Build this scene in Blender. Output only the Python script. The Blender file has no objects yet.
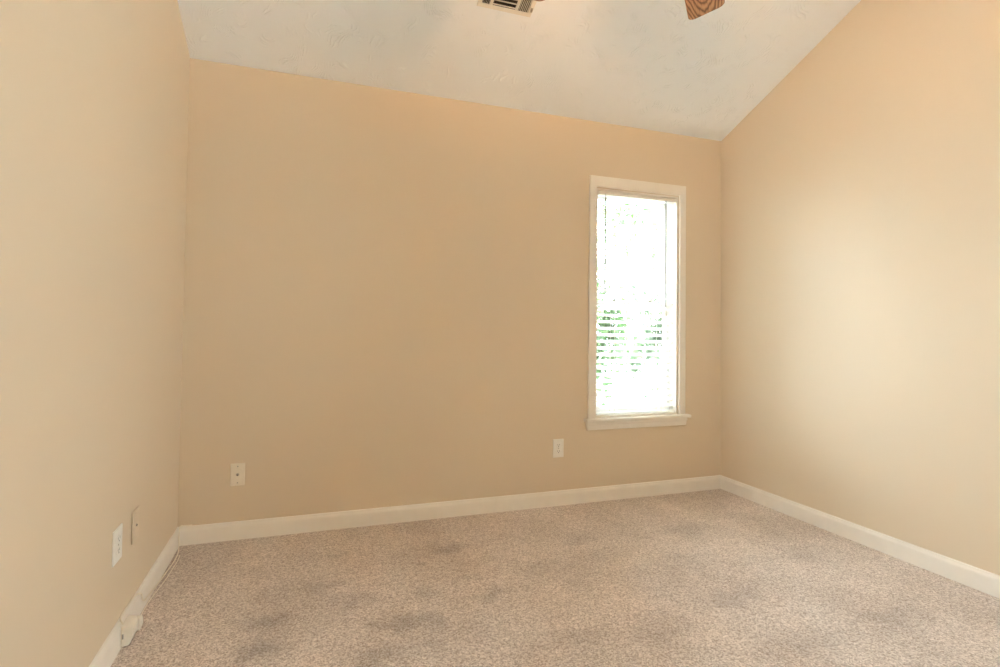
import bpy, bmesh, math, random
from mathutils import Vector, Matrix
random.seed(7)
S = bpy.context.scene
COL = S.collection
PI = math.pi

# ------------------------------------------------------------------ camera
cam_d = bpy.data.cameras.new('camera'); cam = bpy.data.objects.new('camera', cam_d); COL.objects.link(cam)
FPX, YAW, PITCH, ROLL, CAM_H = 514.7, 0.3168, 0.0238, 0.0133, 1.0955
f_ = Vector((math.sin(YAW)*math.cos(PITCH), math.cos(YAW)*math.cos(PITCH), math.sin(PITCH)))
r_ = Vector((math.cos(YAW), -math.sin(YAW), 0)); u_ = r_.cross(f_)
r2 = r_*math.cos(ROLL) + u_*math.sin(ROLL); u2 = u_*math.cos(ROLL) - r_*math.sin(ROLL)
cam.matrix_world = Matrix(((r2.x, u2.x, -f_.x, 0), (r2.y, u2.y, -f_.y, 0), (r2.z, u2.z, -f_.z, CAM_H), (0, 0, 0, 1)))
cam_d.sensor_width = 36; cam_d.lens = FPX/1000*36
cam_d.shift_x = 25.4/1000; cam_d.shift_y = -18.1/1000
cam_d.clip_start = 0.02
S.camera = cam

# ------------------------------------------------------------------ light and exposure
S.view_settings.view_transform = 'Standard'; S.view_settings.look = 'None'
S.view_settings.exposure = 1.03; S.view_settings.gamma = 1.0; S.view_settings.use_curve_mapping = False
SKY = 11.8            # bright hazy daylight
LAMP = 530.0          # the fan's bulbs
w = bpy.data.worlds.new('daylight'); S.world = w; w.use_nodes = True
bg = w.node_tree.nodes['Background']; bg.inputs[0].default_value = (0.80, 0.955, 1.10, 1); bg.inputs[1].default_value = SKY
SUN = 17.0*SKY
sd = bpy.data.lights.new('sun', 'SUN'); sd.energy = SUN; sd.angle = math.radians(1.5); sd.color = (1.0, 1.0, 0.98)
so = bpy.data.objects.new('sun', sd); COL.objects.link(so); so.rotation_euler = Vector((0.02, -1, -1.40)).to_track_quat('-Z', 'Y').to_euler()
S.cycles.use_denoising = True
S.cycles.max_bounces = 12; S.cycles.diffuse_bounces = 8; S.cycles.transparent_max_bounces = 24
S.cycles.sample_clamp_indirect = 8.0

# ------------------------------------------------------------------ room numbers (metres)
XL, XR, YB, YF, H = -0.583, 2.773, 2.899, -0.55, 2.44
SLOPE = 0.4368
YR = (YB+YF)/2                                   # ridge of the vaulted ceiling
def ceil_z(y): return H + SLOPE*(YB-y if y > YR else y-YF)
T = 0.13                                         # wall thickness

# ------------------------------------------------------------------ materials
def mat(name, base=(0.8, 0.8, 0.8), rough=0.5, metal=0.0, spec=0.5, alpha=None):
    m = bpy.data.materials.new(name); m.use_nodes = True
    b = m.node_tree.nodes['Principled BSDF']
    b.inputs['Base Color'].default_value = (*base, 1); b.inputs['Roughness'].default_value = rough
    b.inputs['Metallic'].default_value = metal; b.inputs['Specular IOR Level'].default_value = spec
    return m
class N:
    def __init__(s, m): s.t = m.node_tree; s.b = s.t.nodes['Principled BSDF']
    def __call__(s, typ, **kw):
        n = s.t.nodes.new(typ)
        for k, v in kw.items():
            if k in n.inputs: n.inputs[k].default_value = v
            else: setattr(n, k, v)
        return n
    def l(s, a, b): s.t.links.new(a, b)
    def coord(s, scale=(1, 1, 1)):
        c = s('ShaderNodeTexCoord'); mp = s('ShaderNodeMapping'); mp.inputs['Scale'].default_value = scale
        s.l(c.outputs['Object'], mp.inputs['Vector']); return mp.outputs['Vector']
    def ramp(s, fac, stops):
        r = s('ShaderNodeValToRGB'); e = r.color_ramp.elements
        while len(e) < len(stops): e.new(0.5)
        for q, (p, c) in zip(e, stops): q.position = p; q.color = (*c, 1) if len(c) == 3 else c
        s.l(fac, r.inputs['Fac']); return r.outputs['Color']
    def bump(s, h, strength, dist):
        n = s('ShaderNodeBump', Strength=strength, Distance=dist); s.l(h, n.inputs['Height'])
        s.l(n.outputs['Normal'], s.b.inputs['Normal'])

def wall_paint():
    m = mat('tan_wall_paint', (0.705, 0.582, 0.428), 0.55, spec=0.3); n = N(m); v = n.coord()
    a = n('ShaderNodeTexNoise', Scale=160.0, Detail=3.0); n.l(v, a.inputs['Vector'])
    n.bump(a.outputs['Fac'], 0.12, 0.002); return m
def ceiling_paint():
    m = mat('stippled_ceiling_paint', (0.87, 0.905, 0.93), 0.8, spec=0.2); n = N(m); v = n.coord()
    # stomped plaster: short curved brush ridges in scattered clumps
    nz = n('ShaderNodeTexNoise', Scale=3.2, Detail=2.0); n.l(v, nz.inputs['Vector'])
    mixv = n('ShaderNodeMix', data_type='VECTOR'); mixv.inputs[0].default_value = 0.45
    n.l(v, mixv.inputs[4]); n.l(nz.outputs['Color'], mixv.inputs[5])
    wv = n('ShaderNodeTexWave', Scale=24.0, Distortion=5.0, Detail=2.0); wv.inputs['Detail Scale'].default_value = 1.4
    n.l(mixv.outputs[1], wv.inputs['Vector'])
    pw = n('ShaderNodeMath', operation='POWER'); n.l(wv.outputs['Fac'], pw.inputs[0]); pw.inputs[1].default_value = 4.0
    cl = n('ShaderNodeTexNoise', Scale=12.0, Detail=1.0); n.l(v, cl.inputs['Vector'])
    mask = n.ramp(cl.outputs['Fac'], [(0.50, (0, 0, 0)), (0.66, (1, 1, 1))])
    mu = n('ShaderNodeMath', operation='MULTIPLY'); n.l(pw.outputs[0], mu.inputs[0]); n.l(mask, mu.inputs[1])
    fine = n('ShaderNodeTexNoise', Scale=60.0, Detail=3.0); n.l(v, fine.inputs['Vector'])
    ad = n('ShaderNodeMath', operation='MULTIPLY_ADD'); n.l(fine.outputs['Fac'], ad.inputs[0]); ad.inputs[1].default_value = 0.25
    n.l(mu.outputs[0], ad.inputs[2]); n.bump(ad.outputs[0], 0.62, 0.004); return m
MARKS = [(0.16, 2.57, .05, .05, .5), (0.10, 2.28, .13, .05, .5), (0.22, 2.13, .09, .07, .55), (-0.12, 2.07, .13, .07, .6), (-0.11, 1.89, .10, .07, .7), (0.34, 1.92, .12, .06, .65),
         (0.46, 1.90, .06, .08, .5), (0.26, 1.75, .12, .08, .7), (0.44, 1.76, .06, .06, .4), (0.68, 2.48, .10, .08, .75), (0.52, 2.35, .05, .04, .5), (0.49, 2.09, .08, .05, .4), (0.69, 2.16, .09, .04, .5), (0.76, 2.00, .10, .05, .55),
         (0.95, 1.64, .14, .06, .35), (1.28, 1.60, .16, .10, .5), (1.38, 2.40, .12, .06, .4), (1.40, 2.18, .14, .05, .35), (1.68, 1.69, .18, .08, .5), (2.30, 1.93, .16, .08, .4), (2.01, 2.36, .18, .09, .4), (1.75, 1.37, .22, .07, .4), (2.16, 1.40, .18, .08, .45), (1.05, 2.18, .12, .05, .3)]
def carpet():
    m = mat('taupe_cut_pile_carpet', rough=0.95, spec=0.05); n = N(m); v = n.coord()
    tu = n('ShaderNodeTexVoronoi', Scale=215.0); n.l(v, tu.inputs['Vector'])             # one cell = one twisted tuft
    sp = n('ShaderNodeSeparateColor'); n.l(tu.outputs['Color'], sp.inputs[0])
    a = n('ShaderNodeTexNoise', Scale=75.0, Detail=3.0, Roughness=0.7); n.l(v, a.inputs['Vector'])
    mixf = n('ShaderNodeMix'); mixf.inputs[0].default_value = 0.5; n.l(sp.outputs[0], mixf.inputs[2]); n.l(a.outputs['Fac'], mixf.inputs[3])
    yarn = n.ramp(mixf.outputs[0], [(0.20, (0.37, 0.295, 0.245)), (0.5, (0.62, 0.525, 0.455)), (0.80, (0.86, 0.76, 0.68))])
    # pile pushed the other way: vacuum swathes and foot marks
    d = n('ShaderNodeTexNoise', Scale=2.6, Detail=4.0, Roughness=0.6, Distortion=0.4); n.l(v, d.inputs['Vector'])
    br = n.ramp(d.outputs['Fac'], [(0.30, (0.84, 0.83, 0.82)), (0.5, (0.97, 0.97, 0.97)), (0.7, (1.08, 1.08, 1.08))])
    wz = n('ShaderNodeTexNoise', Scale=13.0, Detail=5.0, Roughness=0.6); n.l(v, wz.inputs['Vector'])
    off = n('ShaderNodeVectorMath', operation='MULTIPLY_ADD'); n.l(wz.outputs['Color'], off.inputs[0]); off.inputs[1].default_value = (0.22, 0.22, 0)
    sub = n('ShaderNodeVectorMath', operation='SUBTRACT'); n.l(v, sub.inputs[0]); sub.inputs[1].default_value = (0.11, 0.11, 0); n.l(sub.outputs[0], off.inputs[2])
    keep = None
    for x, y, rx, ry, k in MARKS:
        mp = n('ShaderNodeVectorMath', operation='SUBTRACT'); n.l(off.outputs[0], mp.inputs[0]); mp.inputs[1].default_value = (x, y, 0)
        sc = n('ShaderNodeVectorMath', operation='MULTIPLY'); n.l(mp.outputs[0], sc.inputs[0]); sc.inputs[1].default_value = (1/rx, 1/ry, 0)
        ln = n('ShaderNodeVectorMath', operation='LENGTH'); n.l(sc.outputs[0], ln.inputs[0])
        mr = n('ShaderNodeMapRange', interpolation_type='SMOOTHSTEP'); n.l(ln.outputs['Value'], mr.inputs['Value'])
        mr.inputs['From Min'].default_value = 0.1; mr.inputs['From Max'].default_value = 1.35; mr.inputs['To Min'].default_value = 1-0.37*k; mr.inputs['To Max'].default_value = 1
        if keep is None: keep = mr.outputs['Result']
        else: mu = n('ShaderNodeMath', operation='MULTIPLY'); n.l(keep, mu.inputs[0]); n.l(mr.outputs['Result'], mu.inputs[1]); keep = mu.outputs[0]
    m1 = n('ShaderNodeMix', data_type='RGBA', blend_type='MULTIPLY'); m1.inputs[0].default_value = 1
    n.l(yarn, m1.inputs[6]); n.l(br, m1.inputs[7])
    m2 = n('ShaderNodeMix', data_type='RGBA', blend_type='MULTIPLY'); m2.inputs[0].default_value = 1
    n.l(m1.outputs[2], m2.inputs[6]); n.l(keep, m2.inputs[7])
    n.l(m2.outputs[2], n.b.inputs['Base Color'])
    n.bump(tu.outputs['Distance'], 0.25, -0.003); n.b.inputs['Sheen Weight'].default_value = 0.1
    return m
def oak():
    m = mat('oak_veneer', rough=0.42, spec=0.4); n = N(m); v = n.coord((4.0, 34, 34))
    wv = n('ShaderNodeTexWave', wave_type='RINGS', rings_direction='Z', Scale=1.3, Distortion=5.0, Detail=3.0)
    wv.inputs['Detail Scale'].default_value = 0.9; n.l(v, wv.inputs['Vector'])
    c = n.ramp(wv.outputs['Fac'], [(0.0, (0.12, 0.055, 0.024)), (0.35, (0.33, 0.17, 0.080)), (1.0, (0.46, 0.27, 0.145))])
    v2 = n.coord((9, 260, 260)); po = n('ShaderNodeTexNoise', Scale=1.0, Detail=2.0); n.l(v2, po.inputs['Vector'])
    pc = n.ramp(po.outputs['Fac'], [(0.36, (0.62, 0.58, 0.54)), (0.52, (1, 1, 1))])
    mx = n('ShaderNodeMix', data_type='RGBA', blend_type='MULTIPLY'); mx.inputs[0].default_value = 0.8
    n.l(c, mx.inputs[6]); n.l(pc, mx.inputs[7]); n.l(mx.outputs[2], n.b.inputs['Base Color']); return m
def speckle(name, base, rough=0.4, amt=0.05, scale=40, metal=0.0, spec=0.5):
    m = mat(name, base, rough, metal, spec); n = N(m); v = n.coord()
    a = n('ShaderNodeTexNoise', Scale=float(scale), Detail=3.0); n.l(v, a.inputs['Vector'])
    lo = tuple(c*(1-amt) for c in base); hi = tuple(min(1, c*(1+amt)) for c in base)
    n.l(n.ramp(a.outputs['Fac'], [(0.3, lo), (0.7, hi)]), n.b.inputs['Base Color']); return m
def glass_pane():
    m = bpy.data.materials.new('window_glass'); m.use_nodes = True; t = m.node_tree; t.nodes.clear()
    o = t.nodes.new('ShaderNodeOutputMaterial'); tr = t.nodes.new('ShaderNodeBsdfTransparent'); gl = t.nodes.new('ShaderNodeBsdfGlossy')
    gl.inputs['Roughness'].default_value = 0.02; fr = t.nodes.new('ShaderNodeFresnel'); fr.inputs['IOR'].default_value = 1.45
    mx = t.nodes.new('ShaderNodeMixShader'); tr.inputs['Color'].default_value = (0.95, 0.97, 0.96, 1)
    t.links.new(fr.outputs[0], mx.inputs[0]); t.links.new(tr.outputs[0], mx.inputs[1]); t.links.new(gl.outputs[0], mx.inputs[2])
    t.links.new(mx.outputs[0], o.inputs[0]); return m
def translucent(name, col, frac, col2=None):
    m = bpy.data.materials.new(name); m.use_nodes = True; t = m.node_tree; b = t.nodes['Principled BSDF']; o = t.nodes['Material Output']
    b.inputs['Base Color'].default_value = (*col, 1); b.inputs['Roughness'].default_value = 0.45
    tl = t.nodes.new('ShaderNodeBsdfTranslucent'); tl.inputs[0].default_value = (*(col2 or col), 1)
    mx = t.nodes.new('ShaderNodeMixShader'); mx.inputs[0].default_value = frac
    t.links.new(b.outputs[0], mx.inputs[1]); t.links.new(tl.outputs[0], mx.inputs[2]); t.links.new(mx.outputs[0], o.inputs[0]); return m
def emitter(name, col, s):
    m = bpy.data.materials.new(name); m.use_nodes = True; b = m.node_tree.nodes['Principled BSDF']
    b.inputs['Base Color'].default_value = (*col, 1); b.inputs['Emission Color'].default_value = (*col, 1); b.inputs['Emission Strength'].default_value = s; return m
M = dict(
    wall=wall_paint(), ceil=ceiling_paint(), carpet=carpet(), oak=oak(),
    trim=speckle('cream_gloss_trim_paint', (0.85, 0.79, 0.70), 0.35, 0.02, 14),
    sash=speckle('white_vinyl_sash', (0.86, 0.86, 0.84), 0.35, 0.01, 30),
    glass=glass_pane(), slat=translucent('white_vinyl_slat', (0.94, 0.93, 0.90), 0.62),
    rail=speckle('ivory_blind_rail', (0.84, 0.79, 0.70), 0.4, 0.02, 30),
    cord=speckle('white_cord', (0.66, 0.60, 0.50), 0.7, 0.1, 900), wand=speckle('grey_plastic_wand', (0.34, 0.33, 0.30), 0.25, 0.05, 60),
    plate=speckle('ivory_cover_plate', (0.84, 0.76, 0.62), 0.35, 0.02, 50),
    white_plate=speckle('white_cover_plate', (0.86, 0.83, 0.76), 0.32, 0.02, 50),
    painted=speckle('painted_over_plate', (0.705, 0.582, 0.428), 0.5, 0.03, 60),
    slot=speckle('dark_slot', (0.05, 0.04, 0.035), 0.6, 0.1, 60), screw=speckle('dull_screw_metal', (0.5, 0.45, 0.37), 0.4, 0.1, 200, 0.8),
    jack=speckle('ivory_jack_plastic', (0.80, 0.74, 0.63), 0.4, 0.03, 60), cable=speckle('cream_telephone_cable', (0.86, 0.78, 0.64), 0.5, 0.05, 80),
    vent=speckle('cream_enamelled_vent', (0.80, 0.76, 0.68), 0.4, 0.02, 40), duct=speckle('black_duct_interior', (0.012, 0.011, 0.01), 0.9, 0.2, 20),
    brass=speckle('polished_brass', (0.72, 0.50, 0.20), 0.22, 0.05, 8, 1.0), lampglass=translucent('frosted_lamp_glass', (0.86, 0.84, 0.80), 0.6), bulb=emitter('warm_bulb', (1.0, 0.58, 0.32), LAMP),
    leaf=translucent('green_leaf', (0.022, 0.046, 0.014), 0.5, (0.034, 0.070, 0.020)), leaf2=translucent('grey_green_leaf', (0.027, 0.047, 0.024), 0.5, (0.040, 0.066, 0.032)),
    bark=speckle('tree_bark', (0.20, 0.15, 0.11), 0.9, 0.3, 12), ground=speckle("pale_concrete", (0.46, 0.47, 0.475), 0.9, 0.06, 3),
)

# ------------------------------------------------------------------ mesh helpers
def box(bm, x0, x1, y0, y1, z0, z1, mtx=None):
    vs = [bm.verts.new(Vector(p) if mtx is None else mtx @ Vector(p)) for p in
          ((x0,y0,z0),(x1,y0,z0),(x1,y1,z0),(x0,y1,z0),(x0,y0,z1),(x1,y0,z1),(x1,y1,z1),(x0,y1,z1))]
    for q in ((3,2,1,0),(4,5,6,7),(0,1,5,4),(1,2,6,5),(2,3,7,6),(3,0,4,7)): bm.faces.new([vs[i] for i in q])
def prism(bm, poly, d):
    """extrude a planar loop of 3-D points along vector d"""
    d = Vector(d); a = [bm.verts.new(Vector(p)) for p in poly]; b = [bm.verts.new(Vector(p)+d) for p in poly]; n = len(poly)
    bm.faces.new(a[::-1]); bm.faces.new(b)
    for i in range(n): bm.faces.new((a[i], a[(i+1) % n], b[(i+1) % n], b[i]))
def lathe(bm, prof, mtx=Matrix(), seg=24):
    rings = []
    for r, z in prof:
        rings.append([bm.verts.new(mtx @ Vector((r*math.cos(2*PI*i/seg), r*math.sin(2*PI*i/seg), z))) for i in range(seg)])
    for a, b in zip(rings, rings[1:]):
        for i in range(seg): bm.faces.new((a[i], a[(i+1) % seg], b[(i+1) % seg], b[i]))
    bm.faces.new(rings[0][::-1]); bm.faces.new(rings[-1])
def tube(bm, pts, r, seg=8):
    pts = [Vector(p) for p in pts]; rings = []; up = None
    for i, p in enumerate(pts):
        t = (pts[min(i+1, len(pts)-1)] - pts[max(i-1, 0)]).normalized()
        if up is None: up = t.orthogonal().normalized()
        up = (up - t*up.dot(t)).normalized(); s = t.cross(up)
        rr = r[i] if isinstance(r, (list, tuple)) else r
        rings.append([bm.verts.new(p + (up*math.cos(2*PI*k/seg) + s*math.sin(2*PI*k/seg))*rr) for k in range(seg)])
    for a, b in zip(rings, rings[1:]):
        for k in range(seg): bm.faces.new((a[k], a[(k+1) % seg], b[(k+1) % seg], b[k]))
    bm.faces.new(rings[0][::-1]); bm.faces.new(rings[-1])
def smooth_path(pts, n=6):
    P = [Vector(p) for p in pts]; out = []
    for i in range(len(P)-1):
        a, b, c, d = P[max(i-1, 0)], P[i], P[i+1], P[min(i+2, len(P)-1)]
        for k in range(n):
            t = k/n; out.append(0.5*((2*b) + (c-a)*t + (2*a-5*b+4*c-d)*t*t + (3*b-a-3*c+d)*t**3))
    return out + [P[-1]]
def obj(name, bm, m, parent=None, bevel=0.0, smooth=False, seg=2):
    bmesh.ops.recalc_face_normals(bm, faces=bm.faces)
    me = bpy.data.meshes.new(name); bm.to_mesh(me); bm.free(); me.materials.append(M[m] if isinstance(m, str) else m)
    o = bpy.data.objects.new(name, me); COL.objects.link(o)
    if smooth:
        for p in me.polygons: p.use_smooth = True
    if bevel:
        b = o.modifiers.new('bevel', 'BEVEL'); b.width = bevel; b.segments = seg; b.limit_method = 'ANGLE'; b.angle_limit = math.radians(40)
    if parent is not None: o.parent = parent
    return o
def B(): return bmesh.new()
def thing(name, label, cat, loc=(0, 0, 0), rot=None, group=None):
    o = bpy.data.objects.new(name, None); COL.objects.link(o); o.location = loc; o.empty_display_size = 0.05
    if rot is not None: o.rotation_euler = rot
    o['label'] = label; o['category'] = cat
    if group: o['group'] = group
    return o
def tag(o, label, cat, kind=None, group=None):
    o['label'] = label; o['category'] = cat
    if kind: o['kind'] = kind
    if group: o['group'] = group
    return o
def struct(o, label, cat): return tag(o, label, cat, 'structure')

# ------------------------------------------------------------------ room shell
bm = B(); box(bm, XL-T, XR+T, YF-T, YB+T, -0.12, 0)
struct(obj('floor', bm, 'carpet'), 'taupe cut pile carpet floor with darker foot marks', 'floor')

WX0, WX1, WZ0, WZ1 = 1.766, 2.406, 0.528, 2.010        # opening of the window in the back wall
# unseen windows, added and sized to light the side walls: (along the wall from, to, sill, head)
OPEN = [
    dict(side='right', span=(-0.15, 0.78, 1.00, 2.12), win=('added_window_2', 'unseen white framed window added for daylight in the right wall', 1)),
    dict(side='left', span=(-0.20, 0.50, 0.95, 2.20), win=('added_window_3', 'unseen tall white framed window added for daylight in the left wall', 1)),
]
def pierced(a0, a1, holes, gable, place):
    """wall sheet in (along, z) split round its hole, given thickness T by place(along, z, depth)"""
    bm = B()
    def slab(poly): 
        v = [[bm.verts.new(Vector(place(p[0], p[1], d))) for p in poly] for d in (0, T)]; n = len(poly)
        bm.faces.new(v[0][::-1]); bm.faces.new(v[1])
        for i in range(n): bm.faces.new((v[0][i], v[0][(i+1) % n], v[1][(i+1) % n], v[1][i]))
    top = (lambda y: ceil_z(y)+0.02) if gable else (lambda y: H+0.02)
    xs = [a0, a1] + ([YR] if gable else []) + [q for h in holes for q in h[:2]]
    xs = sorted(set(xs))
    for p, q in zip(xs, xs[1:]):
        h = [h for h in holes if h[0] <= p+1e-6 and h[1] >= q-1e-6]
        if h: slab([(p, -0.12), (q, -0.12), (q, h[0][2]), (p, h[0][2])]); slab([(p, h[0][3]), (q, h[0][3]), (q, top(q)), (p, top(p))])
        else: slab([(p, -0.12), (q, -0.12), (q, top(q)), (p, top(p))])
    bmesh.ops.remove_doubles(bm, verts=bm.verts, dist=1e-5)
    bm.verts.index_update(); seen = {}                                                # drop the doubled faces inside the seams
    for fc in list(bm.faces):
        k = tuple(sorted(v.index for v in fc.verts)); seen.setdefault(k, []).append(fc)
    bmesh.ops.delete(bm, geom=[fc for g in seen.values() if len(g) > 1 for fc in g], context='FACES')
    return bm
def holes(side): return [o['span'] for o in OPEN if o['side'] == side]
struct(obj('wall_back', pierced(XL-T, XR+T, [(WX0, WX1, WZ0, WZ1)], False, lambda a, z, d: (a, YB+d, z)), 'wall'), 'plain tan back wall pierced by one narrow window', 'wall')
struct(obj('wall_front', pierced(XL-T, XR+T, holes('front'), False, lambda a, z, d: (a, YF-d, z)), 'wall'), 'tan wall facing the narrow window from behind the camera', 'wall')
struct(obj('wall_left', pierced(YF, YB, holes('left'), True, lambda a, z, d: (XL-d, a, z)), 'wall'), 'plain tan left wall with two cover plates', 'wall')
struct(obj('wall_right', pierced(YF, YB, holes('right'), True, lambda a, z, d: (XR+d, a, z)), 'wall'), 'plain tan right wall brightened beside the window', 'wall')
bm = B()
prism(bm, [(XL-T, YB+T, ceil_z(YB+T)), (XL-T, YR, ceil_z(YR)), (XL-T, YF-T, H-SLOPE*T), (XL-T, YF-T, H+0.15), (XL-T, YR, ceil_z(YR)+0.2), (XL-T, YB+T, H+0.15)], (XR-XL+2*T, 0, 0))
VX0, VX1, VY0, VY1 = 0.763, 1.049, 2.363, 2.190          # vent footprint on the back slope
struct(obj('ceiling', bm, 'ceil'), 'white vaulted ceiling with stomped plaster texture', 'ceiling')

# baseboards: flat board with a moulded top edge, returns mitred into the corners
PROF = [(0, 0), (0.014, 0), (0.014, 0.066), (0.0125, 0.074), (0.009, 0.080), (0.007, 0.087), (0.003, 0.090), (0, 0.090)]
def baseboard(name, a, b, nrm, lab):
    a, b, nrm = Vector(a), Vector(b), Vector(nrm); d = (b-a).normalized(); bm = B(); rings = []
    for p, s in ((a, 1), (b, -1)):
        rings.append([bm.verts.new(p + nrm*o + d*s*o + Vector((0, 0, z))) for o, z in PROF])
    n = len(PROF)
    for i in range(n): bm.faces.new((rings[0][i], rings[0][(i+1) % n], rings[1][(i+1) % n], rings[1][i]))
    bm.faces.new(rings[0][::-1]); bm.faces.new(rings[1])
    struct(obj(name, bm, 'trim'), lab, 'baseboard')
baseboard('baseboard_back', (XL, YB, 0), (XR, YB, 0), (0, -1, 0), 'cream baseboard along the back wall')
baseboard('baseboard_right', (XR, YF, 0), (XR, YB, 0), (-1, 0, 0), 'cream baseboard along the right wall')
baseboard('baseboard_left', (XL, YF, 0), (XL, YB, 0), (1, 0, 0), 'cream baseboard along the left wall')
baseboard('baseboard_front', (XL, YF, 0), (XR, YF, 0), (0, 1, 0), 'cream baseboard along the wall behind the camera')

# ------------------------------------------------------------------ windows
def make_window(name, lab, loc, rz, wd, ht, mull=0):
    """local x runs along the wall, local y points outdoors from the room-side wall face, z = 0 at the stool"""
    root = bpy.data.objects.new(name, None); COL.objects.link(root); root.location = loc; root.rotation_euler = (0, 0, rz); root.empty_display_size = 0.1
    struct(root, lab, 'window'); x0, x1, z0, z1 = -wd/2, wd/2, 0.0, ht
    def bx(bm, a, b, d0, d1, c, d): box(bm, a, b, d0, d1, c, d)
    cw = 0.053
    bm = B()                                                   # mitred casing
    def cas(poly): prism(bm, [(x, -0.017, z) for x, z in poly], (0, 0.017, 0))
    zt, e = z1+0.074, 0.004
    cas([(x0-cw, z0), (x0-e, z0), (x0-e, z1+e), (x0-cw, zt)]); cas([(x1+e, z0), (x1+cw, z0), (x1+cw, zt), (x1+e, z1+e)])
    cas([(x0-e, z1+e), (x1+e, z1+e), (x1+cw, zt), (x0-cw, zt)])
    bmesh.ops.remove_doubles(bm, verts=bm.verts, dist=1e-5)
    obj('casing', bm, 'trim', root, 0.003)
    bm = B(); j = 0.012
    bx(bm, x0, x0+j, 0, T, z0, z1); bx(bm, x1-j, x1, 0, T, z0, z1); bx(bm, x0+j, x1-j, 0, T, z1-j, z1); bx(bm, x0+j, x1-j, 0, T, z0, z0+j)
    bmesh.ops.remove_doubles(bm, verts=bm.verts, dist=1e-5)
    obj('jamb', bm, 'trim', root)
    bm = B(); prism(bm, [(x, y, z0-0.020) for x, y in ((x0-0.080, -0.045), (x1+0.080, -0.045), (x1+0.080, 0), (x1, 0), (x1, 0.06), (x0, 0.06), (x0, 0), (x0-0.080, 0))], (0, 0, 0.020))
    obj('stool', bm, 'trim', root, 0.005)
    bm = B(); prism(bm, [(x, -0.016, z) for x, z in ((x0-0.072, z0-0.02), (x1+0.072, z0-0.02), (x1+0.060, z0-0.074), (x0-0.060, z0-0.074))], (0, 0.016, 0))
    ap = obj('apron', bm, 'trim', root, 0.004)
    bm = B(); bx(bm, x0-0.066, x1+0.066, -0.023, -0.0155, z0-0.042, z0-0.020); obj('cove_moulding', bm, 'trim', ap, 0.004)
    zm = (z0+z1)/2; st = 0.032; n = mull+1; step = (x1-x0-2*j)/n
    for k in range(n):
        a, b = x0+j+k*step, x0+j+(k+1)*step
        for nm, c, d, dd in (('lower_sash', z0+j, zm+0.016, 0.068), ('upper_sash', zm-0.016, z1-j, 0.098)):
            bm = B()
            bx(bm, a, a+st, dd, dd+0.028, c, d); bx(bm, b-st, b, dd, dd+0.028, c, d); bx(bm, a+st, b-st, dd, dd+0.028, c, c+st); bx(bm, a+st, b-st, dd, dd+0.028, d-st, d)
            bmesh.ops.remove_doubles(bm, verts=bm.verts, dist=1e-5)
            sh = obj(nm, bm, 'sash', root)
            bm = B(); bx(bm, a+st, b-st, dd+0.012, dd+0.016, c+st, d-st); obj('glass_pane', bm, 'glass', sh)
            if nm == 'lower_sash':
                for q in (0.27, 0.73):
                    bm = B(); xc = a+(b-a)*q; bx(bm, xc-0.022, xc+0.022, dd-0.004, dd+0.026, d, d+0.006); bx(bm, xc-0.006, xc+0.018, dd-0.008, dd+0.008, d+0.006, d+0.016)
                    obj('sash_lock', bm, 'screw', sh, 0.002)
    # sky portal: tells the sampler where daylight comes in
    ld = bpy.data.lights.new(name+'_daylight', 'AREA'); ld.shape = 'RECTANGLE'; ld.size = wd; ld.size_y = ht; ld.cycles.is_portal = True
    lo = bpy.data.objects.new('daylight_portal', ld); COL.objects.link(lo)
    lo.matrix_world = Matrix.Translation(loc) @ Matrix.Rotation(rz, 4, 'Z') @ Matrix.Translation((0, T+0.01, ht/2)) @ Matrix.Rotation(-PI/2, 4, 'X')
    return root
make_window('window_1', 'narrow white framed window in the back wall near the corner', ((WX0+WX1)/2, YB, WZ0), 0, WX1-WX0, WZ1-WZ0)
for o_ in OPEN:
    nm, lab, mull = o_['win']; a_, b_, c_, d_ = o_['span']; m_ = (a_+b_)/2
    loc, rz = {'front': ((m_, YF, c_), PI), 'right': ((XR, m_, c_), -PI/2), 'left': ((XL, m_, c_), PI/2)}[o_['side']]
    make_window(nm, lab, loc, rz, b_-a_, d_-c_, mull)

# ------------------------------------------------------------------ venetian blind in window_1
bx0, bx1 = WX0+0.016, WX1-0.016
BL = thing('venetian_blind', 'white two inch venetian blind lowered and open inside the narrow window', 'blind', ((bx0+bx1)/2, YB+0.034, WZ0+0.02))
inv = Matrix.Translation(-BL.location)
bm = B(); box(bm, bx0, bx1, YB+0.004, YB+0.060, 1.974, 1.989, inv); hr = obj('headrail', bm, 'rail', BL, 0.002)
bm = B(); box(bm, bx0-0.002, bx1+0.002, YB-0.004, YB+0.003, 1.970, 1.991, inv); obj('valance', bm, 'rail', BL, 0.002)
bm = B(); zb0, zb1 = 0.566, 1.960; ns = 33; tilt = math.radians(19); yc = YB+0.031
for i in range(ns):                                         # one slat = shallow curved strip
    z = zb0 + 0.02 + (zb1-zb0-0.02)*i/(ns-1); K = 6; rows = []
    for k in range(K+1):
        t = -1+2*k/K; u = 0.0235*t; cr = 0.0022*(1-t*t)
        dy = u*math.cos(tilt); dz = u*math.sin(tilt) + cr
        rows.append([(x, yc+dy, z+dz) for x in (bx0+0.004, bx1-0.004)])
    for k in range(K):
        a = [Vector(p) for p in (rows[k][0], rows[k][1], rows[k+1][1], rows[k+1][0])]; t3 = Vector((0, 0, 0.0022))
        lo = [bm.verts.new(inv @ p) for p in a]; hi = [bm.verts.new(inv @ (p+t3)) for p in a]
        bm.faces.new(lo[::-1]); bm.faces.new(hi); bm.faces.new((lo[0], lo[1], hi[1], hi[0])); bm.faces.new((lo[2], lo[3], hi[3], hi[2]))
        bm.faces.new((lo[1], lo[2], hi[2], hi[1])); bm.faces.new((lo[3], lo[0], hi[0], hi[3]))
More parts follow.
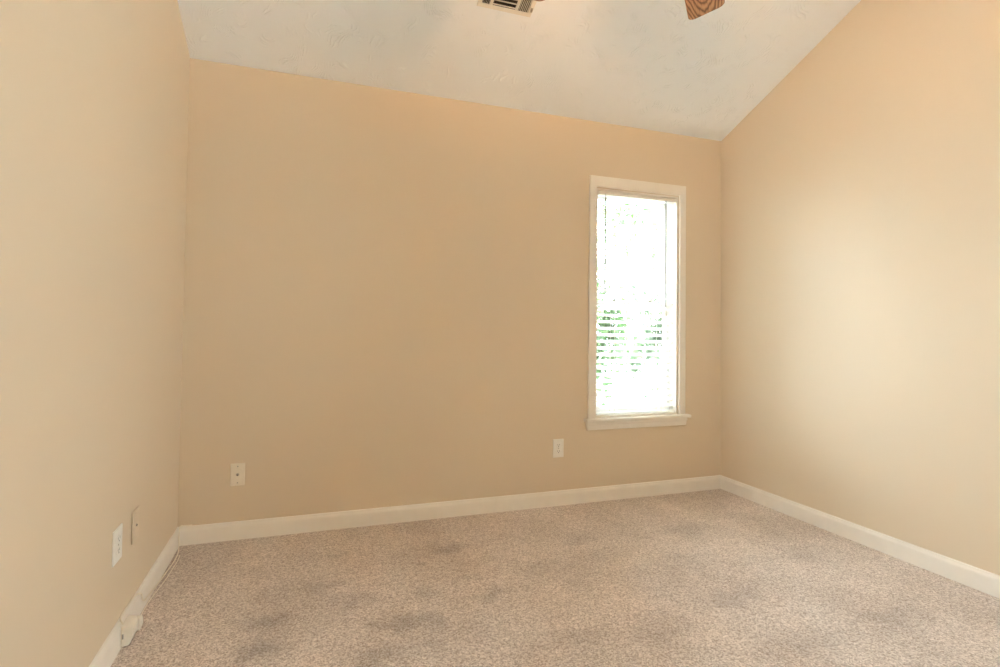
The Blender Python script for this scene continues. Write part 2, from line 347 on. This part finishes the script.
bmesh.ops.remove_doubles(bm, verts=bm.verts, dist=1e-5)
obj('slats', bm, 'slat', BL)
bm = B(); box(bm, bx0+0.004, bx1-0.004, yc-0.026, yc+0.026, 0.5425, 0.556, inv); br = obj('bottom_rail', bm, 'slat', BL, 0.004)
for xx in (1.915, 2.278):
    bm = B()
    for dy in (-0.026, 0.026): tube(bm, [inv @ Vector((xx, yc+dy, z)) for z in (0.55, 1.25, 1.976)], 0.0011, 6)
    for i in range(ns):
        z = zb0+0.02+(zb1-zb0-0.02)*i/(ns-1)
        tube(bm, [inv @ Vector((xx, yc-0.026, z-0.0075)), inv @ Vector((xx, yc+0.026, z+0.0055))], 0.0007, 5)
    obj('ladder_cord', bm, 'cord', BL)
bm = B(); tube(bm, [inv @ Vector((1.828, YB-0.012, z)) for z in (1.955, 1.6, 1.330)], 0.0053, 6)
wd = obj('tilt_wand', bm, 'wand', BL)
bm = B(); tube(bm, [inv @ Vector(p) for p in ((1.828, YB+0.004, 1.979), (1.828, YB-0.010, 1.974), (1.828, YB-0.010, 1.954))], 0.0018, 6); obj('wand_hook', bm, 'screw', wd)
bm = B()
for dx in (-0.004, 0.004): tube(bm, [inv @ Vector((2.300+dx, YB+0.004, 1.976)), inv @ Vector((2.300+dx, YB-0.008, 1.966)), inv @ Vector((2.300+dx*0.6, YB-0.008, 1.5)), inv @ Vector((2.302, YB-0.008, 1.235))], 0.0024, 6)
lc = obj('lift_cord', bm, 'wand', BL)
bm = B(); lathe(bm, [(0.002, 0.0), (0.004, -0.004), (0.006, -0.020), (0.0085, -0.040), (0.0085, -0.046), (0.003, -0.048)], inv @ Matrix.Translation((2.302, YB-0.008, 1.238)), 12)
obj('cord_tassel', bm, 'cord', lc, smooth=False)

# ------------------------------------------------------------------ wall plates
def plate_thing(name, lab, cat, loc, rz, pm, kind, w=0.070, h=0.114):
    """local +y points out of the wall"""
    t = thing(name, lab, cat, loc, (0, 0, rz))
    bm = B(); box(bm, -w/2, w/2, 0, 0.0055, -h/2, h/2); obj('cover_plate', bm, pm, t, 0.0028, seg=3)
    def cyl(nm, x, z, r, y0, y1, m, par=t, seg=14):
        bm = B(); lathe(bm, [(r, y0), (r, y1)], Matrix.Translation((x, 0, z)) @ Matrix.Rotation(-PI/2, 4, 'X'), seg); return obj(nm, bm, m, par)
    if kind == 'duplex':
        cyl('screw', 0, 0, 0.0032, 0.005, 0.0068, 'screw')
        for zz in (0.0195, -0.0195):
            bm = B(); pts = []
            for k in range(28):
                a = 2*PI*k/28; pts.append((0.0172*math.cos(a), 0.005, zz+max(-0.0125, min(0.0125, 0.0172*math.sin(a)))))
            prism(bm, pts, (0, 0.0028, 0)); rc = obj('receptacle', bm, pm, t, 0.0006)
            for nm, (a, b, c, d) in (('slot', (-0.0075, -0.0055, zz-0.001, zz+0.0075)), ('slot', (0.0055, 0.0075, zz-0.001, zz+0.0065))):
                bm = B(); box(bm, a, b, 0.0060, 0.0081, c, d); obj(nm, bm, 'slot', rc)
            cyl('ground_hole', 0, zz-0.0062, 0.0026, 0.006, 0.0081, 'slot', rc, 10)
    else:
        for zz in (0.0415, -0.0415): cyl('screw', 0, zz, 0.0032, 0.005, 0.0066, 'screw' if kind == 'coax' else pm)
        if kind == 'coax':
            bm = B(); lathe(bm, [(0.0075, 0.0050), (0.0075, 0.0075), (0.0048, 0.0076), (0.0048, 0.0150), (0.0036, 0.0152)], Matrix.Rotation(-PI/2, 4, 'X'), 12)
            ck = obj('coaxial_socket', bm, 'screw', t); cyl('socket_hole', 0, 0, 0.003, 0.0140, 0.0158, 'slot', ck, 10)
        else:
            bm = B(); lathe(bm, [(0.0050, 0.0050), (0.0050, 0.0080), (0.0028, 0.0082)], Matrix.Rotation(-PI/2, 4, 'X'), 12); ck = obj('socket', bm, 'screw', t)
            cyl('socket_hole', 0, 0, 0.0030, 0.0070, 0.0088, 'slot', ck, 10)
    return t
plate_thing('cable_wall_plate', 'ivory cable wall plate with a centre socket on the back wall', 'wall plate', (-0.3155, YB, 0.328), PI, 'plate', 'coax')
plate_thing('electrical_outlet', 'white duplex electrical outlet on the back wall below the window', 'outlet', (1.509, YB, 0.3525), PI, 'white_plate', 'duplex', w=0.074)
plate_thing('electrical_outlet', 'white electrical outlet on the left wall nearest the camera', 'outlet', (XL, 2.010, 0.358), -PI/2, 'white_plate', 'duplex', w=0.084)
plate_thing('cable_wall_plate', 'painted-over tan wall plate with a small hole on the left wall', 'wall plate', (XL+0.0009, 2.200, 0.354), -PI/2+0.022, 'painted', 'jack', w=0.078, h=0.118)

# ------------------------------------------------------------------ telephone jack box and cable on the left baseboard
bf = XL+0.0145
J = thing('telephone_jack_box', 'small ivory telephone jack box on the left baseboard at the carpet', 'telephone jack', (bf, 2.07, 0.004))
inv = Matrix.Translation(-J.location)
bm = B(); prism(bm, [inv @ Vector(p) for p in ((bf, 2.03, 0.006), (bf+0.024, 2.03, 0.010), (bf+0.032, 2.03, 0.028), (bf+0.031, 2.03, 0.064), (bf+0.024, 2.03, 0.074), (bf, 2.03, 0.078))], (0, 0.072, 0))
hs = obj('housing', bm, 'jack', J, 0.003)
bm = B(); box(bm, bf+0.004, bf+0.008, 2.0290, 2.0302, 0.034, 0.050, inv); obj('socket', bm, 'wand', hs)
bm = B(); box(bm, bf+0.0300, bf+0.0330, 2.045, 2.090, 0.034, 0.060, inv); obj('cover_ridge', bm, 'jack', hs, 0.001)
bm = B(); box(bm, bf+0.012, bf+0.038, 2.101, 2.135, 0.016, 0.058, inv); pl = obj('plug', bm, 'jack', J, 0.006)
bm = B(); box(bm, bf+0.0375, bf+0.0395, 2.108, 2.128, 0.026, 0.048, inv); obj('plug_latch', bm, 'jack', pl)

ct = XL+0.0045
bm = B(); tube(bm, smooth_path([(bf+0.004, 2.035, 0.081), (ct, 2.06, 0.0935), (ct, 2.14, 0.0935), (ct+0.002, 2.20, 0.0935), (bf+0.004, 2.235, 0.086), (bf+0.006, 2.262, 0.045),
    (bf+0.004, 2.33, 0.030), (bf+0.004, 2.45, 0.012), (bf+0.010, 2.60, 0.004), (bf+0.016, 2.70, 0.004), (bf+0.012, 2.80, 0.006), (bf+0.004, 2.845, 0.05), (bf+0.001, 2.868, 0.088),
    (bf+0.002, YB-0.006, 0.0945), (bf+0.035, YB-0.005, 0.0935), (bf+0.05, YB-0.0045, 0.094)]), 0.0026, 8)
tag(obj('telephone_cable', bm, 'cable', smooth=True), 'cream telephone cable running from jack box along carpet edge to corner', 'cable')
bm = B(); tube(bm, smooth_path([(bf+0.024, 2.136, 0.034), (bf+0.022, 2.18, 0.036), (bf+0.018, 2.25, 0.030), (bf+0.016, 2.31, 0.022), (bf+0.018, 2.42, 0.010), (bf+0.023, 2.52, 0.004), (bf+0.027, 2.62, 0.0035), (bf+0.030, 2.70, 0.0035), (bf+0.026, 2.76, 0.0035)]), 0.0020, 8)
tag(obj('telephone_cable', bm, 'cable', smooth=True), 'thinner cream cable plugged into the jack box beside left baseboard', 'cable')

# ------------------------------------------------------------------ ceiling vent (local x = room x, local y = up the slope, local z = into the room)
cy = (VY0+VY1)/2; ey = Vector((0, -1, SLOPE)).normalized(); ez = Vector((0, -SLOPE, -1)).normalized(); ex = ey.cross(ez)
V = thing('ceiling_vent', 'cream three-way ceiling air vent with dark louvres', 'vent')
V.matrix_world = Matrix(((ex.x, ey.x, ez.x, (VX0+VX1)/2), (ex.y, ey.y, ez.y, cy), (ex.z, ey.z, ez.z, ceil_z(cy)), (0, 0, 0, 1)))
sx = ex.x                                                # +1 or -1
L, Wd = (VX1-VX0)/2, (VY0-VY1)/2*math.sqrt(1+SLOPE**2)
ol, ow = L-0.022, Wd-0.020
bm = B()
for a, b, c, d in ((-L, L, -Wd, -ow), (-L, L, ow, Wd), (-L, -ol, -ow, ow), (ol, L, -ow, ow)): box(bm, a, b, c, d, 0.0005, 0.006)
obj('frame', bm, 'vent', V, 0.002)
bm = B(); box(bm, -ol, ol, -ow, ow, 0.0002, 0.0010); obj('duct_opening', bm, 'duct', V)
q0, q1 = -ol+0.046, ol-0.062                              # left bank | centre bank | right bank
if sx < 0: q0, q1 = -q1, -q0
bm = B()
for xx in (q0, q1):
    bm = B(); box(bm, xx-0.008, xx+0.008, -ow, ow, 0.0010, 0.0062); obj('divider', bm, 'vent', V, 0.001)
bm = B(); k = 7
for i in range(k):
    c = -ow + (i+0.45)*2*ow/k
    prism(bm, [(q0+0.008, c-0.007, 0.0012), (q0+0.008, c-0.0055, 0.0012), (q0+0.008, c+0.0045, 0.0085), (q0+0.008, c+0.003, 0.0085)], (q1-q0-0.016, 0, 0))
obj('louvres', bm, 'vent', V)
for a, b, n, sg in ((-ol, q0-0.008, 5, -1), (q1+0.008, ol, 6, 1)):
    bm = B()
    for i in range(n):
        c = a+(i+0.5)*(b-a)/n
        prism(bm, [(c-sg*0.0014, -ow, 0.0012), (c-sg*0.0002, -ow, 0.0012), (c+sg*0.0014, -ow, 0.0065), (c+sg*0.0002, -ow, 0.0065)], (0, 2*ow, 0))
    obj('louvres', bm, 'vent', V)
bm = B(); box(bm, -0.004+sx*(L-0.011), 0.004+sx*(L-0.011), -Wd+0.035, -Wd+0.050, 0.006, 0.020); obj('damper_lever', bm, 'screw', V, 0.001)

# ------------------------------------------------------------------ ceiling fan with light kit
HX, HY, ZB, RT, AZ = 1.095, 1.303, 2.424, 0.630, 48.7
F = thing('ceiling_fan', 'oak bladed ceiling fan with a light kit hung from the vault', 'ceiling fan', (HX, HY, ZB))
zc = ceil_z(HY)-ZB
bm = B(); lathe(bm, [(0.012, zc-0.10), (0.030, zc-0.098), (0.060, zc-0.060), (0.072, zc-0.02), (0.072, zc+0.02)], seg=32); obj('canopy', bm, 'brass', F, smooth=True)
bm = B(); lathe(bm, [(0.0125, 0.17), (0.0125, zc-0.09)], seg=16); obj('downrod', bm, 'brass', F, smooth=True)
bm = B(); lathe(bm, [(0.02, 0.19), (0.035, 0.18), (0.04, 0.165), (0.085, 0.155), (0.118, 0.135), (0.128, 0.10), (0.128, 0.055), (0.118, 0.03), (0.095, 0.015), (0.095, -0.01), (0.06, -0.02)], seg=40); obj('motor_housing', bm, 'brass', F, smooth=True)
bm = B(); lathe(bm, [(0.058, -0.015), (0.058, -0.028), (0.020, -0.036), (0.014, -0.045), (0.014, -0.170), (0.024, -0.174), (0.018, -0.184), (0.006, -0.190)], seg=32); fit = obj('light_fitter', bm, 'brass', F, smooth=True)
PITCHB = math.radians(12)
def blade_bm():
    bm = B(); r0, r1, w0, w1, th, cr = 0.175, RT, 0.054, 0.071, 0.0055, 0.027
    out = [(r0, -w0+0.015), (r0+0.015, -w0)]
    for k in range(6): a = -PI/2+PI/2*k/5; out.append((r1-cr+cr*math.cos(a), -w1+cr+cr*math.sin(a)))
    for k in range(6): a = PI/2*k/5; out.append((r1-cr+cr*math.cos(a), w1-cr+cr*math.sin(a)))
    out += [(r0+0.015, w0), (r0, w0-0.015)]
    prism(bm, [(x, y, -th/2) for x, y in out], (0, 0, th)); return bm
def iron_bm():
    bm = B(); tube(bm, smooth_path([(0.085, 0, 0.005), (0.12, 0, -0.006), (0.16, 0, -0.010), (0.20, 0, -0.008)], 4), [0.011]*13, 8)
    prism(bm, [(0.17, -0.012, -0.0062), (0.20, -0.036, -0.0062), (0.245, -0.036, -0.0062), (0.27, 0, -0.0062), (0.245, 0.036, -0.0062), (0.20, 0.036, -0.0062), (0.17, 0.012, -0.0062)], (0, 0, 0.0034)); return bm
bl0 = ir0 = None
for k in range(5):
    a = math.radians(AZ+72*k-(1.6 if k == 4 else 0)); e1 = Vector((math.sin(a), math.cos(a), 0)); e2 = Vector((-math.cos(a)*math.cos(PITCHB), math.sin(a)*math.cos(PITCHB), -math.sin(PITCHB))); e3 = e1.cross(e2)
    mw = Matrix(((e1.x, e2.x, e3.x, 0), (e1.y, e2.y, e3.y, 0), (e1.z, e2.z, e3.z, 0), (0, 0, 0, 1)))
    if k == 0: bl0 = obj('blade', blade_bm(), 'oak', F, 0.0015); ir0 = obj('blade_iron', iron_bm(), 'brass', bl0, 0.001); bl = bl0
    else:
        bl = bl0.copy(); COL.objects.link(bl); bl.parent = F; ir = ir0.copy(); COL.objects.link(ir); ir.parent = bl
    bl.matrix_local = mw
LAZ, LR, LZ = math.radians(103), 0.077, -0.070            # one bulb lit, lying beside the stem inside an open glass bowl
d = Vector((math.sin(LAZ), math.cos(LAZ), 0))
tip = d*LR + Vector((0, 0, LZ)); t_ = Vector((-d.y, d.x, 0))
bm = B(); tube(bm, [d*0.018+Vector((0, 0, LZ-0.045)), d*0.06+Vector((0, 0, LZ-0.045))], 0.006, 10); lathe(bm, [(0.006, -0.050), (0.015, -0.048), (0.015, -0.022), (0.012, -0.020)], Matrix.Translation(tip), 20); obj('lamp_socket', bm, 'brass', fit, smooth=True)
bm = B(); lathe(bm, [(0.011, -0.024), (0.013, -0.016), (0.021, -0.004), (0.0225, 0.004), (0.020, 0.013), (0.012, 0.0205), (0.003, 0.0225)], Matrix.Translation(tip), 24); obj('light_bulb', bm, 'bulb', F, smooth=True)
bm = B(); pr = [(0.022, -0.168), (0.060, -0.163), (0.105, -0.146), (0.135, -0.118), (0.146, -0.088), (0.150, -0.084), (0.149, -0.081), (0.144, -0.083), (0.130, -0.116), (0.102, -0.141), (0.060, -0.158), (0.022, -0.163)]
seg = 40; rings = [[bm.verts.new(Vector((r*math.cos(2*PI*i/seg), r*math.sin(2*PI*i/seg), z))) for i in range(seg)] for r, z in pr]
for A_, B_ in zip(rings, rings[1:]+rings[:1]):
    for i in range(seg): bm.faces.new((A_[i], A_[(i+1) % seg], B_[(i+1) % seg], B_[i]))
obj('glass_bowl', bm, 'lampglass', F, smooth=True)
for dx in (-0.03, 0.03):
    bm = B(); tube(bm, [(dx, -0.045, -0.018), (dx*2, -0.155, -0.07), (dx*2, -0.157, -0.20), (dx*2, -0.157, -0.30)], 0.0012, 6); lathe(bm, [(0.002, -0.30), (0.006, -0.31), (0.006, -0.325), (0.002, -0.335)], Matrix.Translation((dx*2, -0.157, 0)), 10)
    obj('pull_chain', bm, 'brass', F)

# ------------------------------------------------------------------ outdoors
GZ = -0.45
bm = B()
box(bm, -40, 40, -40, 40, GZ-0.2, GZ)
struct(obj('ground', bm, 'ground'), 'pale sunlit paving outdoors beyond the windows', 'ground')
def foliage(cx, cy, cz, rx, ry, rz, n, size, gap=0.0):
    bm = B(); clusters = [(random.gauss(0, .5), random.gauss(0, .5), random.gauss(0, .5)) for _ in range(max(6, n//60))]
    for i in range(n):
        c = random.choice(clusters); p = Vector((cx+(c[0]+random.gauss(0, .16))*rx, cy+(c[1]+random.gauss(0, .16))*ry, cz+(c[2]+random.gauss(0, .16))*rz))
        if ((p.x-cx)/rx)**2+((p.y-cy)/ry)**2+((p.z-cz)/rz)**2 > 1 or p.z < 0.05: continue
        R = Matrix.Rotation(random.random()*2*PI, 3, 'Z') @ Matrix.Rotation(random.gauss(0, 0.8), 3, 'X') @ Matrix.Rotation(random.gauss(0, .6), 3, 'Y'); s = size*random.uniform(.6, 1.3)
        q = [bm.verts.new(p + R @ Vector(v)*s) for v in ((0, -.5, 0), (.24, -.1, .05), (.16, .25, .03), (0, .55, -.05), (-.16, .25, .03), (-.24, -.1, .05))]
        bm.faces.new(q[:4]); bm.faces.new((q[0], q[3], q[4], q[5]))
    return bm
def tree(name, lab, cat, x, y, th, fr, n, size, leaf, cz):
    t = thing(name, lab, cat, (x, y, GZ)); bm = B()
    tube(bm, [(0, 0, 0), (0.03, 0.02, th*0.5), (-0.02, 0, th)], [0.02+th*0.022, 0.015+th*0.016, 0.01+th*0.008], 10)
    for k in range(6):
        a = k*1.05; z0 = th*(0.45+0.08*k); tube(bm, [(0, 0, z0), (math.cos(a)*fr[0]*.4, math.sin(a)*fr[1]*.4, z0+fr[2]*.3), (math.cos(a)*fr[0]*.7, math.sin(a)*fr[1]*.7, z0+fr[2]*.45)], [0.01+th*0.007, 0.008+th*0.004, 0.006], 6)
    obj('trunk', bm, 'bark', t)
    old = t.location.copy(); bm = foliage(0, 0, cz, *fr, n, size)
    obj('foliage', bm, leaf, t)
    return t
tree('garden_tree', 'sparse green tree seen high through the window blind', 'tree', 8.5, 12.0, 4.4, (2.7, 1.5, 2.0), 1500, 0.22, 'leaf', 4.7)
tree('garden_shrub', 'leafy green shrub seen through the left of the window', 'shrub', 4.65, 7.6, 1.0, (0.8, 0.6, 1.3), 2300, 0.14, 'leaf', 1.5)
tree('garden_shrub', 'grey-green shrub seen through the right of the window', 'shrub', 6.3, 8.2, 1.0, (0.8, 0.6, 1.3), 2400, 0.14, 'leaf2', 1.5)
